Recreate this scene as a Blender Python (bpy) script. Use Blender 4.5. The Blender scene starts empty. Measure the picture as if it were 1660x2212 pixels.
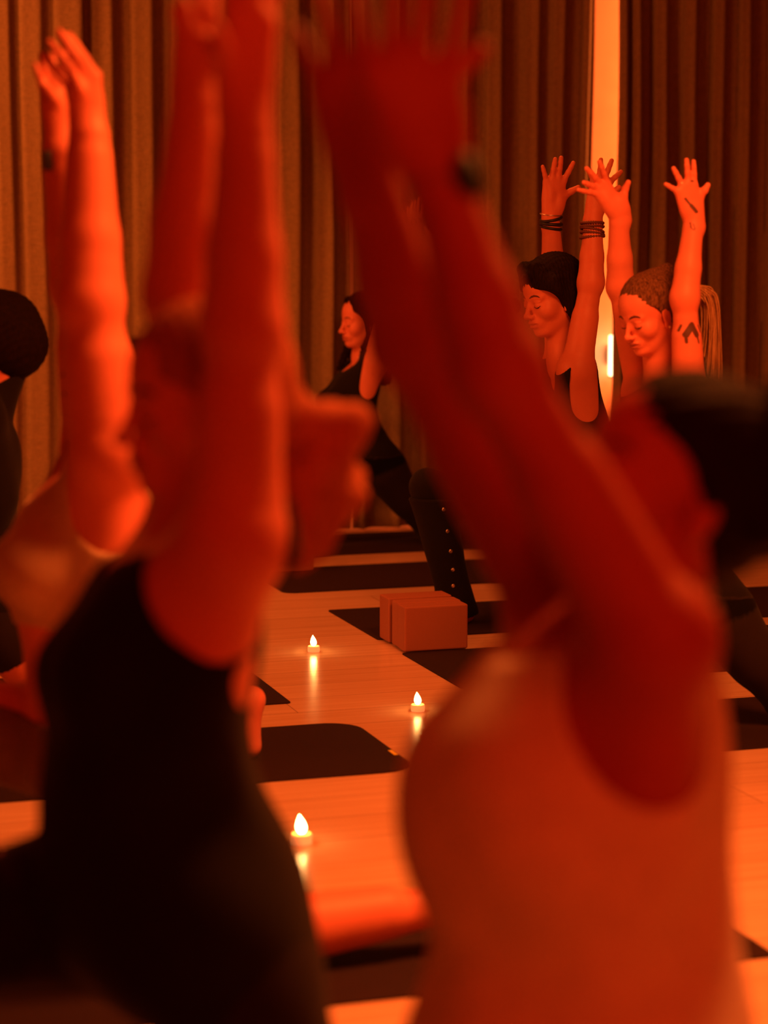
import bpy, math, random
import numpy as np
from mathutils import Vector

random.seed(7)
np.random.seed(7)
f32 = np.float32
C = bpy.context.scene.collection

# ------------------------------------------------------------------ camera frame
FPX, CX, CY, CAMH = 4800.0, 830.0, 1106.0, 1.40
PHI = math.atan(616 / FPX)
SP, CP = math.sin(PHI), math.cos(PHI)
TH = math.radians(17.7)
U = np.array([math.cos(TH), math.sin(TH), 0.0])      # along the mats, to the right
V = np.array([-math.sin(TH), math.cos(TH), 0.0])     # across the mats, to the curtains
Z = np.array([0.0, 0.0, 1.0])


def ray(px, py):
    a, b = (px - CX) / FPX, -(py - CY) / FPX
    return np.array([a, CP + b * SP, b * CP - SP])


def onv(px, py, v):                                   # point where the sight line meets the row plane v
    r = ray(px, py)
    k = v / float(r @ V)
    p = r * k
    p[2] += CAMH
    return p


def uvz(u, v, z=0.0):
    return U * u + V * v + Z * z


def nrm(a):
    a = np.asarray(a, float)
    return a / (np.linalg.norm(a) + 1e-12)


def lerp(a, b, t):
    return np.asarray(a) * (1 - t) + np.asarray(b) * t


# ------------------------------------------------------------------ object helpers
def tag(o, label=None, cat=None, group=None, kind=None):
    if label: o['label'] = label
    if cat: o['category'] = cat
    if group: o['group'] = group
    if kind: o['kind'] = kind
    return o


def empty(name, loc, rz=0.0):
    o = bpy.data.objects.new(name, None)
    C.objects.link(o)
    o.location = loc
    o.rotation_euler = (0, 0, rz)
    o.empty_display_size = 0.05
    return o


def mesh_obj(name, verts, faces, mat, parent=None, smooth=True):
    me = bpy.data.meshes.new(name)
    verts = np.asarray(verts, dtype=f32)
    if isinstance(faces, np.ndarray):
        nf = len(faces); n = faces.shape[1]
        me.vertices.add(len(verts)); me.vertices.foreach_set('co', verts.ravel())
        me.loops.add(nf * n); me.loops.foreach_set('vertex_index', faces.astype(np.int32).ravel())
        me.polygons.add(nf)
        me.polygons.foreach_set('loop_start', np.arange(0, nf * n, n, dtype=np.int32))
        me.polygons.foreach_set('loop_total', np.full(nf, n, dtype=np.int32))
        me.update(calc_edges=True)
        me.validate()
    else:
        me.from_pydata([tuple(v) for v in verts.tolist()], [], faces)
        me.update()
    if smooth:
        me.polygons.foreach_set('use_smooth', [True] * len(me.polygons))
    me.materials.append(mat)
    o = bpy.data.objects.new(name, me)
    C.objects.link(o)
    if parent is not None:
        o.parent = parent
    return o


def box_data(cx, cy, cz, sx, sy, sz, bev=0.0):
    import bmesh
    bm = bmesh.new()
    bmesh.ops.create_cube(bm, size=1.0)
    for v in bm.verts:
        v.co = Vector((cx + v.co.x * sx, cy + v.co.y * sy, cz + v.co.z * sz))
    if bev:
        bmesh.ops.bevel(bm, geom=list(bm.edges), offset=bev, segments=3, profile=0.5, affect='EDGES')
    vs = [tuple(v.co) for v in bm.verts]
    fs = [[v.index for v in f.verts] for f in bm.faces]
    bm.free()
    return vs, fs


def lathe(prof, n=32):
    vs, fs = [], []
    for r, z in prof:
        for i in range(n):
            a = 2 * math.pi * i / n
            vs.append((r * math.cos(a), r * math.sin(a), z))
    for j in range(len(prof) - 1):
        for i in range(n):
            k = (i + 1) % n
            fs.append([j * n + i, j * n + k, (j + 1) * n + k, (j + 1) * n + i])
    fs.append([i for i in range(n)][::-1])
    fs.append([(len(prof) - 1) * n + i for i in range(n)])
    return vs, fs


def tube_data(pts, radii, n=8, closed=False):
    pts = [np.asarray(p, float) for p in pts]
    m = len(pts)
    vs, fs = [], []
    prev = None
    for i, p in enumerate(pts):
        if closed:
            t = nrm(pts[(i + 1) % m] - pts[i - 1])
        else:
            t = nrm(pts[min(i + 1, m - 1)] - pts[max(i - 1, 0)])
        if prev is None:
            a = np.cross(t, Z)
            if np.linalg.norm(a) < .1: a = np.cross(t, U)
            a = nrm(a)
        else:
            a = nrm(prev - t * (prev @ t))
        prev = a
        b = np.cross(t, a)
        r = radii[i] if hasattr(radii, '__len__') else radii
        for k in range(n):
            q = 2 * math.pi * k / n
            vs.append(tuple(p + (a * math.cos(q) + b * math.sin(q)) * r))
    last = m if closed else m - 1
    for i in range(last):
        j = (i + 1) % m
        for k in range(n):
            l = (k + 1) % n
            fs.append([i * n + k, i * n + l, j * n + l, j * n + k])
    if not closed:
        fs.append(list(range(n))[::-1])
        fs.append([(m - 1) * n + k for k in range(n)])
    return vs, fs


def merge(parts):
    vs, fs = [], []
    for v, f in parts:
        o = len(vs)
        vs += list(v)
        fs += [[i + o for i in q] for q in f]
    return vs, fs


# ------------------------------------------------------------------ materials
def new_mat(name):
    m = bpy.data.materials.new(name)
    m.use_nodes = True
    nt = m.node_tree
    return m, nt, nt.nodes['Principled BSDF']


def N(nt, kind, **kw):
    n = nt.nodes.new(kind)
    for k, v in kw.items():
        if k in n.inputs:
            n.inputs[k].default_value = v
        else:
            setattr(n, k, v)
    return n


def mix_col(nt, fac, a, b):
    n = nt.nodes.new('ShaderNodeMix')
    n.data_type = 'RGBA'
    for s, val in ((0, fac), (6, a), (7, b)):
        if hasattr(val, 'links') or hasattr(val, 'is_linked'):
            nt.links.new(val, n.inputs[s])
        else:
            n.inputs[s].default_value = val
    return n.outputs[2]


def bump(nt, bs, src, strength, dist):
    b = N(nt, 'ShaderNodeBump')
    b.inputs['Strength'].default_value = strength
    b.inputs['Distance'].default_value = dist
    nt.links.new(src, b.inputs['Height'])
    nt.links.new(b.outputs[0], bs.inputs['Normal'])


def coords(nt, scale, rot=(0, 0, 0)):
    tc = N(nt, 'ShaderNodeTexCoord')
    mp = N(nt, 'ShaderNodeMapping')
    mp.inputs['Scale'].default_value = scale
    mp.inputs['Rotation'].default_value = rot
    nt.links.new(tc.outputs['Object'], mp.inputs['Vector'])
    return mp.outputs[0]


def skin_mat(name, base, lips=(0.42, 0.10, 0.07)):
    m, nt, bs = new_mat(name)
    v = coords(nt, (1, 1, 1))
    n1 = N(nt, 'ShaderNodeTexNoise', Scale=14.0, Detail=4.0)
    nt.links.new(v, n1.inputs['Vector'])
    dark = tuple(c * .86 for c in base) + (1,)
    lite = tuple(min(1, c * 1.08) for c in base) + (1,)
    c = mix_col(nt, n1.outputs[0], dark, lite)
    la = N(nt, 'ShaderNodeAttribute', attribute_name='lips')
    c = mix_col(nt, la.outputs['Fac'], c, lips + (1,))
    ia = N(nt, 'ShaderNodeAttribute', attribute_name='ink')
    c = mix_col(nt, ia.outputs['Fac'], c, (0.03, 0.02, 0.015, 1))
    nt.links.new(c, bs.inputs['Base Color'])
    bs.inputs['Roughness'].default_value = .52
    bs.inputs['Specular IOR Level'].default_value = .35
    n2 = N(nt, 'ShaderNodeTexNoise', Scale=420.0, Detail=3.0)
    nt.links.new(v, n2.inputs['Vector'])
    bump(nt, bs, n2.outputs[0], .12, .0012)
    return m


def cloth_mat(name, base, rough=.9, sheen=.15, wscale=900.0):
    m, nt, bs = new_mat(name)
    v = coords(nt, (1, 1, 1))
    n1 = N(nt, 'ShaderNodeTexNoise', Scale=30.0, Detail=5.0)
    nt.links.new(v, n1.inputs['Vector'])
    c = mix_col(nt, n1.outputs[0], tuple(x * .8 for x in base) + (1,), tuple(min(1, x * 1.12) for x in base) + (1,))
    nt.links.new(c, bs.inputs['Base Color'])
    bs.inputs['Roughness'].default_value = rough
    bs.inputs['Sheen Weight'].default_value = sheen
    bs.inputs['Specular IOR Level'].default_value = .2
    n2 = N(nt, 'ShaderNodeTexNoise', Scale=wscale, Detail=2.0)
    nt.links.new(v, n2.inputs['Vector'])
    bump(nt, bs, n2.outputs[0], .25, .0015)
    return m


def hair_mat(name, base, lite):
    m, nt, bs = new_mat(name)
    v = coords(nt, (260, 260, 18))
    n1 = N(nt, 'ShaderNodeTexNoise', Scale=1.0, Detail=5.0, Roughness=.7)
    nt.links.new(v, n1.inputs['Vector'])
    rp = N(nt, 'ShaderNodeMapRange')
    rp.inputs['From Min'].default_value = .35
    rp.inputs['From Max'].default_value = .65
    nt.links.new(n1.outputs[0], rp.inputs['Value'])
    c = mix_col(nt, rp.outputs[0], base + (1,), lite + (1,))
    nt.links.new(c, bs.inputs['Base Color'])
    bs.inputs['Roughness'].default_value = .65
    bs.inputs['Specular IOR Level'].default_value = .06
    bump(nt, bs, n1.outputs[0], .6, .003)
    return m


def plain(name, base, rough=.6, metal=0.0, spec=.4, nscale=60.0):
    m, nt, bs = new_mat(name)
    v = coords(nt, (1, 1, 1))
    n1 = N(nt, 'ShaderNodeTexNoise', Scale=nscale, Detail=3.0)
    nt.links.new(v, n1.inputs['Vector'])
    c = mix_col(nt, n1.outputs[0], tuple(x * .85 for x in base) + (1,), tuple(min(1, x * 1.1) for x in base) + (1,))
    nt.links.new(c, bs.inputs['Base Color'])
    bs.inputs['Roughness'].default_value = rough
    bs.inputs['Metallic'].default_value = metal
    bs.inputs['Specular IOR Level'].default_value = spec
    return m


def emit_mat(name, col, strength):
    m, nt, bs = new_mat(name)
    bs.inputs['Base Color'].default_value = col + (1,)
    bs.inputs['Emission Color'].default_value = col + (1,)
    bs.inputs['Emission Strength'].default_value = strength
    return m


def floor_mat():
    m, nt, bs = new_mat('pale_wood_floor')
    v = coords(nt, (1, 1, 1))
    br = N(nt, 'ShaderNodeTexBrick', offset=.37, offset_frequency=2)
    br.inputs['Scale'].default_value = 1.0
    br.inputs['Brick Width'].default_value = 2.2
    br.inputs['Row Height'].default_value = .19
    br.inputs['Mortar Size'].default_value = .0016
    br.inputs['Mortar Smooth'].default_value = .3
    br.inputs['Color1'].default_value = (.78, .52, .36, 1)
    br.inputs['Color2'].default_value = (.70, .45, .30, 1)
    br.inputs['Mortar'].default_value = (.34, .19, .12, 1)
    nt.links.new(v, br.inputs['Vector'])
    v2 = coords(nt, (1.2, 26, 1))
    n1 = N(nt, 'ShaderNodeTexNoise', Scale=1.6, Detail=7.0, Roughness=.62)
    nt.links.new(v2, n1.inputs['Vector'])
    rp = N(nt, 'ShaderNodeMapRange')
    rp.inputs['From Min'].default_value = .3
    rp.inputs['From Max'].default_value = .75
    nt.links.new(n1.outputs[0], rp.inputs['Value'])
    mx = nt.nodes.new('ShaderNodeMix')
    mx.data_type = 'RGBA'
    mx.blend_type = 'MULTIPLY'
    nt.links.new(rp.outputs[0], mx.inputs[0])
    nt.links.new(br.outputs[0], mx.inputs[6])
    mx.inputs[7].default_value = (.80, .72, .64, 1)
    nt.links.new(mx.outputs[2], bs.inputs['Base Color'])
    r2 = N(nt, 'ShaderNodeMapRange')
    r2.inputs['To Min'].default_value = .20
    r2.inputs['To Max'].default_value = .30
    nt.links.new(n1.outputs[0], r2.inputs['Value'])
    nt.links.new(r2.outputs[0], bs.inputs['Roughness'])
    bs.inputs['Specular IOR Level'].default_value = .45
    bump(nt, bs, n1.outputs[0], .05, .002)
    return m


def curtain_mat():
    m, nt, bs = new_mat('woven_curtain_fabric')
    v = coords(nt, (900, 900, 35))
    n1 = N(nt, 'ShaderNodeTexNoise', Scale=1.0, Detail=3.0)
    nt.links.new(v, n1.inputs['Vector'])
    v2 = coords(nt, (40, 40, 800))
    n2 = N(nt, 'ShaderNodeTexNoise', Scale=1.0, Detail=2.0)
    nt.links.new(v2, n2.inputs['Vector'])
    mu = N(nt, 'ShaderNodeMath', operation='ADD')
    nt.links.new(n1.outputs[0], mu.inputs[0])
    nt.links.new(n2.outputs[0], mu.inputs[1])
    rp = N(nt, 'ShaderNodeMapRange')
    rp.inputs['From Min'].default_value = .75
    rp.inputs['From Max'].default_value = 1.25
    nt.links.new(mu.outputs[0], rp.inputs['Value'])
    c = mix_col(nt, rp.outputs[0], (.20, .145, .07, 1), (.40, .28, .14, 1))
    nt.links.new(c, bs.inputs['Base Color'])
    bs.inputs['Roughness'].default_value = .95
    bs.inputs['Specular IOR Level'].default_value = .1
    bump(nt, bs, mu.outputs[0], .35, .003)
    return m


M = dict(
    skin_a=skin_mat('skin_rosy', (.62, .17, .10)),
    skin_d=skin_mat('skin_deep', (.46, .080, .042)),
    skin_b=skin_mat('skin_fair', (.76, .225, .150)),
    skin_c=skin_mat('skin_tan', (.60, .19, .11)),
    hair_dark=hair_mat('hair_dark', (.006, .003, .002), (.018, .007, .004)),
    hair_red=hair_mat('hair_auburn', (.30, .08, .04), (.55, .18, .09)),
    hair_blonde=hair_mat('hair_blonde', (.24, .11, .045), (.66, .40, .20)),
    hair_root=hair_mat('hair_dark_blonde', (.03, .012, .006), (.24, .11, .05)),
    black_cloth=cloth_mat('black_jersey', (.008, .005, .004), sheen=.04),
    soft_black=cloth_mat('charcoal_jersey', (.018, .010, .009), sheen=.04),
    cream=cloth_mat('cream_jersey', (.88, .74, .56)),
    beige=cloth_mat('beige_knit', (.62, .42, .27)),
    taupe=cloth_mat('taupe_knit', (.20, .10, .07)),
    mat=cloth_mat('dark_rubber_mat', (.024, .009, .008), rough=.85, sheen=0.0, wscale=500.0),
    cork=plain('foam_block', (.34, .11, .06), rough=.85, nscale=300.0),
    curtain=curtain_mat(),
    floor=floor_mat(),
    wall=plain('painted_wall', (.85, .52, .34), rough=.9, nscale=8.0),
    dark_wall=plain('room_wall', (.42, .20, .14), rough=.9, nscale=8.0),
    ink=plain('lash_black', (.02, .008, .006), rough=.8),
    brow=plain('brow_brown', (.10, .03, .02), rough=.9),
    strap=plain('red_brown_strap', (.40, .10, .06), rough=.6),
    bead=plain('brown_beads', (.13, .04, .03), rough=.5),
    leather=plain('black_leather', (.015, .01, .01), rough=.5),
    green=plain('dark_green_band', (.006, .022, .009), rough=.6),
    pearl=plain('pearl', (.9, .7, .5), rough=.2),
    metal=plain('silver_metal', (.8, .7, .6), rough=.3, metal=1.0),
    plastic=emit_mat('glowing_white_plastic', (1.0, .42, .12), .55),
    yellow=plain('yellow_strip', (.8, .6, .05), rough=.6),
    flame=emit_mat('flame_bulb', (1.0, .50, .14), 45.0),
    lamp=emit_mat('lamp_shade', (1.0, .80, .42), 4.0),
)


# ------------------------------------------------------------------ signed distance bodies
class Ops(list):
    def cone(s, a, b, ra, rb, k=.02, flat=None, fine=False):
        s.append(('c', np.asarray(a, float), np.asarray(b, float), ra, rb, k, flat, fine))

    def ell(s, c, ax, r, k=.02, fine=False, sub=False):
        s.append(('e', np.asarray(c, float), ax, r, k, None, None, fine, sub))


def op_box(o):
    if o[0] == 'c':
        r = max(o[3], o[4])
        if o[6] is not None: r = r * 1.0
        lo = np.minimum(o[1], o[2]) - r
        hi = np.maximum(o[1], o[2]) + r
    else:
        r = max(o[3])
        lo, hi = o[1] - r, o[1] + r
    return lo, hi


def axis_pts(lo, hi, iv, fine, coarse):
    iv = sorted(iv)
    mg = []
    for a, b in iv:
        if mg and a < mg[-1][1] + .03:
            mg[-1][1] = max(mg[-1][1], b)
        else:
            mg.append([a, b])
    out, p = [], lo

    def seg(a, b, h):
        n = max(1, int(math.ceil((b - a) / h)))
        return list(np.linspace(a, b, n + 1)[:-1])
    for a, b in mg:
        a, b = max(a, lo), min(b, hi)
        if a > p: out += seg(p, a, coarse)
        if b > max(a, p): out += seg(max(a, p), b, fine)
        p = max(p, b)
    if p < hi: out += seg(p, hi, coarse)
    out.append(hi)
    return np.array(out, dtype=f32)


class Grid:
    def __init__(g, ops, fine, coarse, pad=.03):
        los, his = zip(*[op_box(o) for o in ops])
        lo, hi = np.min(los, 0) - pad, np.max(his, 0) + pad
        fi = [o for o in ops if o[7]]
        iv = [[], [], []]
        for o in fi:
            l, h = op_box(o)
            for k in range(3):
                iv[k].append([l[k] - .012, h[k] + .012])
        g.ax = [axis_pts(lo[k], hi[k], iv[k], fine, coarse) for k in range(3)]
        g.F = np.full([len(a) for a in g.ax], .08, dtype=f32)
        for o in ops:
            g.apply(o)

    def sl(g, lo, hi):
        s, arr = [], []
        for k in range(3):
            a = max(0, int(np.searchsorted(g.ax[k], lo[k])) - 1)
            b = min(len(g.ax[k]), int(np.searchsorted(g.ax[k], hi[k])) + 1)
            s.append(slice(a, b))
            sh = [1, 1, 1]
            sh[k] = -1
            arr.append(g.ax[k][a:b].reshape(sh))
        return tuple(s), arr

    def apply(g, o):
        lo, hi = op_box(o)
        k = o[4] if o[0] == 'e' else o[5]
        m = k + .022
        s, (X, Y, Zz) = g.sl(lo - m, hi + m)
        d = prim(o, X, Y, Zz)
        F = g.F[s]
        if o[0] == 'e' and o[8]:
            a, b = F, -d
            h = np.maximum(k - np.abs(a - b), 0) / k
            g.F[s] = np.maximum(a, b) + h * h * k * .25
        else:
            h = np.maximum(k - np.abs(F - d), 0) / k
            g.F[s] = np.minimum(F, d) - h * h * k * .25

    def at(g, p):
        idx, fr = [], []
        for k in range(3):
            a = g.ax[k]
            i = int(np.clip(np.searchsorted(a, p[k]) - 1, 0, len(a) - 2))
            idx.append(i)
            fr.append((p[k] - a[i]) / (a[i + 1] - a[i]))
        c = g.F[idx[0]:idx[0] + 2, idx[1]:idx[1] + 2, idx[2]:idx[2] + 2].astype(float)
        c = c[0] * (1 - fr[0]) + c[1] * fr[0]
        c = c[0] * (1 - fr[1]) + c[1] * fr[1]
        return c[0] * (1 - fr[2]) + c[1] * fr[2]

    def hit(g, p, d, reach=.08):
        p, d = np.asarray(p, float), nrm(d)
        t = 0
        while t < reach:
            if g.at(p + d * t) < 0: return p + d * t
            t += .0008
        return p + d * reach * .5


def prim(o, X, Y, Zz):
    if o[0] == 'c':
        a, b, ra, rb, fl = o[1], o[2], o[3], o[4], o[6]
        px, py, pz = X - f32(a[0]), Y - f32(a[1]), Zz - f32(a[2])
        ba = b - a
        L = max(float(ba @ ba), 1e-9)
        t = np.clip((px * f32(ba[0]) + py * f32(ba[1]) + pz * f32(ba[2])) / f32(L), 0, 1)
        qx, qy, qz = px - t * f32(ba[0]), py - t * f32(ba[1]), pz - t * f32(ba[2])
        if fl is not None:
            n, q = fl
            s = (qx * f32(n[0]) + qy * f32(n[1]) + qz * f32(n[2])) * f32(1 / q - 1)
            qx, qy, qz = qx + s * f32(n[0]), qy + s * f32(n[1]), qz + s * f32(n[2])
        return np.sqrt(qx * qx + qy * qy + qz * qz) - (f32(ra) + f32(rb - ra) * t)
    c, ax, r = o[1], o[2], o[3]
    px, py, pz = X - f32(c[0]), Y - f32(c[1]), Zz - f32(c[2])
    k0 = 0
    k1 = 0
    for i in range(3):
        q = px * f32(ax[i][0]) + py * f32(ax[i][1]) + pz * f32(ax[i][2])
        k0 = k0 + (q / f32(r[i])) ** 2
        k1 = k1 + (q / f32(r[i] ** 2)) ** 2
    k0 = np.sqrt(k0)
    k1 = np.sqrt(k1) + f32(1e-6)
    return k0 * (k0 - 1) / k1


def surface(ax, F):
    """surface nets on a rectilinear grid"""
    S = F < 0
    n0, n1, n2 = F.shape
    cnt = np.zeros((n0 - 1, n1 - 1, n2 - 1), dtype=np.uint8)
    for i in (0, 1):
        for j in (0, 1):
            for k in (0, 1):
                cnt += S[i:n0 - 1 + i, j:n1 - 1 + j, k:n2 - 1 + k]
    act = (cnt > 0) & (cnt < 8)
    I, J, K = np.nonzero(act)
    ids = np.full(act.shape, -1, dtype=np.int32)
    ids[I, J, K] = np.arange(len(I), dtype=np.int32)
    cor = {}
    for i in (0, 1):
        for j in (0, 1):
            for k in (0, 1):
                cor[i, j, k] = F[I + i, J + j, K + k]
    acc = np.zeros((len(I), 3), dtype=f32)
    num = np.zeros(len(I), dtype=f32)
    P0 = [ax[0][I], ax[1][J], ax[2][K]]
    D = [ax[0][I + 1] - P0[0], ax[1][J + 1] - P0[1], ax[2][K + 1] - P0[2]]
    for d in range(3):
        for a in (0, 1):
            for b in (0, 1):
                c0 = [0, 0, 0]; c1 = [0, 0, 0]
                o = [x for x in range(3) if x != d]
                c0[o[0]] = c1[o[0]] = a
                c0[o[1]] = c1[o[1]] = b
                c1[d] = 1
                f0, f1 = cor[tuple(c0)], cor[tuple(c1)]
                m = (f0 < 0) != (f1 < 0)
                t = np.where(m, f0 / np.where(m, f0 - f1, 1), 0)
                for x in range(3):
                    fr = t if x == d else f32(c0[x])
                    acc[:, x] += np.where(m, fr, 0)
                num += m
    acc /= num[:, None]
    V3 = np.stack([P0[x] + acc[:, x] * D[x] for x in range(3)], 1)
    quads = []
    for d in range(3):
        o = [x for x in range(3) if x != d]
        sa = [slice(None)] * 3; sb = [slice(None)] * 3
        sa[d] = slice(0, -1); sb[d] = slice(1, None)
        e = S[tuple(sa)] != S[tuple(sb)]
        E = list(np.nonzero(e))
        ok = (E[o[0]] > 0) & (E[o[1]] > 0) & (E[o[0]] < F.shape[o[0]] - 1) & (E[o[1]] < F.shape[o[1]] - 1)
        E = [x[ok] for x in E]
        q = []
        for da, db in ((-1, -1), (0, -1), (0, 0), (-1, 0)):
            c = [E[0], E[1], E[2]]
            c[o[0]] = c[o[0]] + da
            c[o[1]] = c[o[1]] + db
            q.append(ids[c[0], c[1], c[2]])
        q = np.stack(q, 1)
        inside = S[E[0], E[1], E[2]]
        flip = inside if d != 1 else ~inside
        q[~flip] = q[~flip][:, ::-1]
        quads.append(q)
    Q = np.concatenate(quads)
    Q = Q[(Q >= 0).all(1)]
    return V3, Q


def relax(V3, Q, it=2, lam=.5):
    n = len(V3)
    for _ in range(it):
        acc = np.zeros((n, 3)); cn = np.zeros(n)
        for a, b in ((0, 1), (1, 2), (2, 3), (3, 0)):
            np.add.at(acc, Q[:, a], V3[Q[:, b]]); np.add.at(cn, Q[:, a], 1)
            np.add.at(acc, Q[:, b], V3[Q[:, a]]); np.add.at(cn, Q[:, b], 1)
        V3 = V3 * (1 - lam) + lam * acc / np.maximum(cn, 1)[:, None]
    return V3.astype(f32)


def fsmooth(V3, Q, it=2):
    n = len(V3)
    src = np.concatenate([Q[:, 0], Q[:, 1], Q[:, 2], Q[:, 3], Q[:, 1], Q[:, 2], Q[:, 3], Q[:, 0]])
    dst = np.concatenate([Q[:, 1], Q[:, 2], Q[:, 3], Q[:, 0], Q[:, 0], Q[:, 1], Q[:, 2], Q[:, 3]])
    cn = np.maximum(np.bincount(src, minlength=n), 1)
    for i in range(it):
        lam = .5 if i % 2 == 0 else -.42
        P = np.stack([np.bincount(src, weights=V3[dst, k], minlength=n) / cn for k in range(3)], 1)
        V3 = V3 + lam * (P - V3)
    return V3.astype(f32)


def garment(name, g, mat, parent, region, t=.004, extra=None, cuts=(), it=2, label=None):
    """region: list of (point, outward normal) half spaces; cuts: list of ops whose inside is removed"""
    los = [-9e9] * 3
    F = g.F
    X = g.ax[0].reshape(-1, 1, 1); Y = g.ax[1].reshape(1, -1, 1); Zz = g.ax[2].reshape(1, 1, -1)
    G = None
    if extra:
        g2 = Grid.__new__(Grid)
        g2.ax = g.ax
        g2.F = F.copy()
        for o in extra: g2.apply(o)
        F = g2.F
    tt = t(X, Y, Zz) if callable(t) else f32(t)
    G = F - tt
    for p, n in region:
        if callable(p):
            G = np.maximum(G, p(X, Y, Zz))
        else:
            n = nrm(n)
            G = np.maximum(G, (X - f32(p[0])) * f32(n[0]) + (Y - f32(p[1])) * f32(n[1]) + (Zz - f32(p[2])) * f32(n[2]))
    for o in cuts:
        G = np.maximum(G, -prim(o, X, Y, Zz))
    V3, Q = surface(g.ax, G)
    V3 = fsmooth(V3, Q, it)
    V3[:, 2] = np.maximum(V3[:, 2], .0054)
    ob = mesh_obj(name, V3, Q, mat, parent)
    if label: ob['label'] = label
    return ob


# ------------------------------------------------------------------ anatomy
class Frame:
    def __init__(s, o, x, z, sc=1.0):
        s.o = np.asarray(o, float)
        s.x = nrm(x)
        z = np.asarray(z, float)
        s.z = nrm(z - s.x * (z @ s.x))
        s.y = np.cross(s.z, s.x)                       # the figure's left
        s.s = sc
        s.ax = (s.x, s.y, s.z)

    def p(s, x, y, z):
        return s.o + (s.x * x + s.y * y + s.z * z) * s.s

    def r(s, *r):
        return tuple(a * s.s for a in r)


def head_ops(O, h):
    E = lambda c, r, k=.012, sub=False: O.ell(h.p(*c), h.ax, h.r(*r), k * h.s, True, sub)
    Cn = lambda a, b, ra, rb, k=.01: O.cone(h.p(*a), h.p(*b), ra * h.s, rb * h.s, k * h.s, None, True)
    E((-.014, 0, .034), (.092, .074, .082), .03)
    E((.030, 0, -.030), (.057, .056, .084), .03)
    E((.034, 0, .040), (.054, .058, .055), .02)
    for s in (1, -1):
        Cn((-.012, .047 * s, -.050), (.052, .014 * s, -.097), .021, .016, .02)
        E((.052, .042 * s, -.032), (.026, .022, .024), .02)
        Cn((.080, .010 * s, .014), (.068, .043 * s, .012), .008, .007, .012)
        E((.099, .031 * s, -.009), (.016, .016, .011), .010, True)
    E((.070, 0, -.098), (.018, .021, .016), .016)
    for s in (1, -1):
        E((.0745, .031 * s, -.0105), (.0125, .0150, .0115), .004)
        E((.0765, .031 * s, .0005), (.0090, .0150, .0035), .005)
    Cn((.084, 0, .004), (.106, 0, -.036), .0065, .0075, .010)
    E((.1075, 0, -.0405), (.0100, .0095, .0085), .008)
    for s in (1, -1):
        E((.0960, .0110 * s, -.0440), (.0100, .0070, .0070), .006)
        E((.1000, .0060 * s, -.0510), (.0045, .0032, .0035), .003, True)
    E((.076, 0, -.068), (.018, .027, .021), .015)
    E((.0915, 0, -.0640), (.0085, .0225, .0055), .006)
    E((.0895, 0, -.0765), (.0090, .0190, .0062), .006)
    E((.1010, 0, -.0700), (.0090, .0200, .0013), .004, True)
    for s in (1, -1):
        E((-.006, .074 * s, -.012), (.017, .0065, .031), .006)
        E((-.001, .081 * s, -.010), (.009, .0050, .017), .005, True)
        E((.001, .073 * s, -.040), (.009, .006, .010), .006)


def hand_ops(O, W, pts, away, wr=.026, scale=1.0, curl=.012, thick=.011):
    """W wrist, pts: five (base, tip) 3D pairs thumb first, away: unit vector from palm to back of hand"""
    away = nrm(away)
    mid = sum(b for b, _ in pts[1:]) / 4
    D = nrm(mid - W)
    s = scale
    for i, (b, t) in enumerate(pts):
        if i == 0:
            r0, r1, r2 = .0165 * s, .0112 * s, .0085 * s
            O.cone(lerp(W, b, .28), b, .017 * s, .0135 * s, .014, None, True)
        else:
            r0, r1, r2 = (.0098, .0104, .0100, .0090)[i - 1] * s, (.0086, .0090, .0086, .0076)[i - 1] * s, (.0072, .0075, .0072, .0064)[i - 1] * s
            O.cone(lerp(W, b, .12) - away * .003, b, thick * 1.25 * s, .0118 * s, .012, None, True)
        L = np.linalg.norm(t - b)
        k1 = lerp(b, t, .46) + away * curl * .55 * L / .08
        k2 = lerp(b, t, .76) + away * curl * .40 * L / .08
        if i == 0:
            k1 = lerp(b, t, .52) + away * .004
            O.cone(b, k1, .0125 * s, r1, .007, None, True)
            O.cone(k1, t, r1, r2, .004, None, True)
        else:
            O.cone(b, k1, r0, r1 * 1.02, .006, None, True)
            O.cone(k1, k2, r1 * 1.02, (r1 + r2) / 2, .003, None, True)
            O.cone(k2, t, (r1 + r2) / 2, r2, .003, None, True)
    # palm body
    T = pts[1][0] - pts[4][0]
    D = nrm(D - away * (D @ away))
    T = nrm(T - away * (T @ away) - D * (T @ D))
    pc = lerp(W, mid, .55)
    wid = np.linalg.norm(pts[1][0] - pts[4][0]) * .5 + .008
    O.ell(pc, (D, T, away), (np.linalg.norm(mid - W) * .55, wid, .0145 * s), .014, True)
    O.ell(lerp(W, pts[0][0], .55) - away * .008, (D, T, away), (.032 * s, .018 * s, .016 * s), .014, True)
    O.ell(lerp(W, pts[4][0], .50) - away * .006, (D, T, away), (.035 * s, .015 * s, .014 * s), .014, True)
    O.cone(W - D * .02, W + D * .02, wr, wr * .95, .02, (away, .74), True)


def arm_ops(O, S, E, W, m=1.0, flatn=None):
    dn = nrm(W - E)
    O.ell(S, (nrm(E - S), *perp(nrm(E - S))), (.058 * m, .050 * m, .050 * m), .03)
    O.cone(S, E, .050 * m, .0405 * m, .025)
    O.cone(lerp(S, E, .25), lerp(S, E, .60), .0515 * m, .0475 * m, .014)
    O.cone(E, W, .0420 * m, .0280 * m, .020)
    O.cone(lerp(E, W, .04), lerp(E, W, .38), .0455 * m, .0405 * m, .016)
    O.cone(lerp(E, W, .38), lerp(E, W, .85), .0395 * m, .0300 * m, .014)
    O.ell(E, (dn, *perp(dn)), (.050 * m, .0435 * m, .0435 * m), .014)


def perp(d):
    a = nrm(np.cross(d, V if abs(d @ V) < .9 else U))
    return a, np.cross(d, a)


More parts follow.
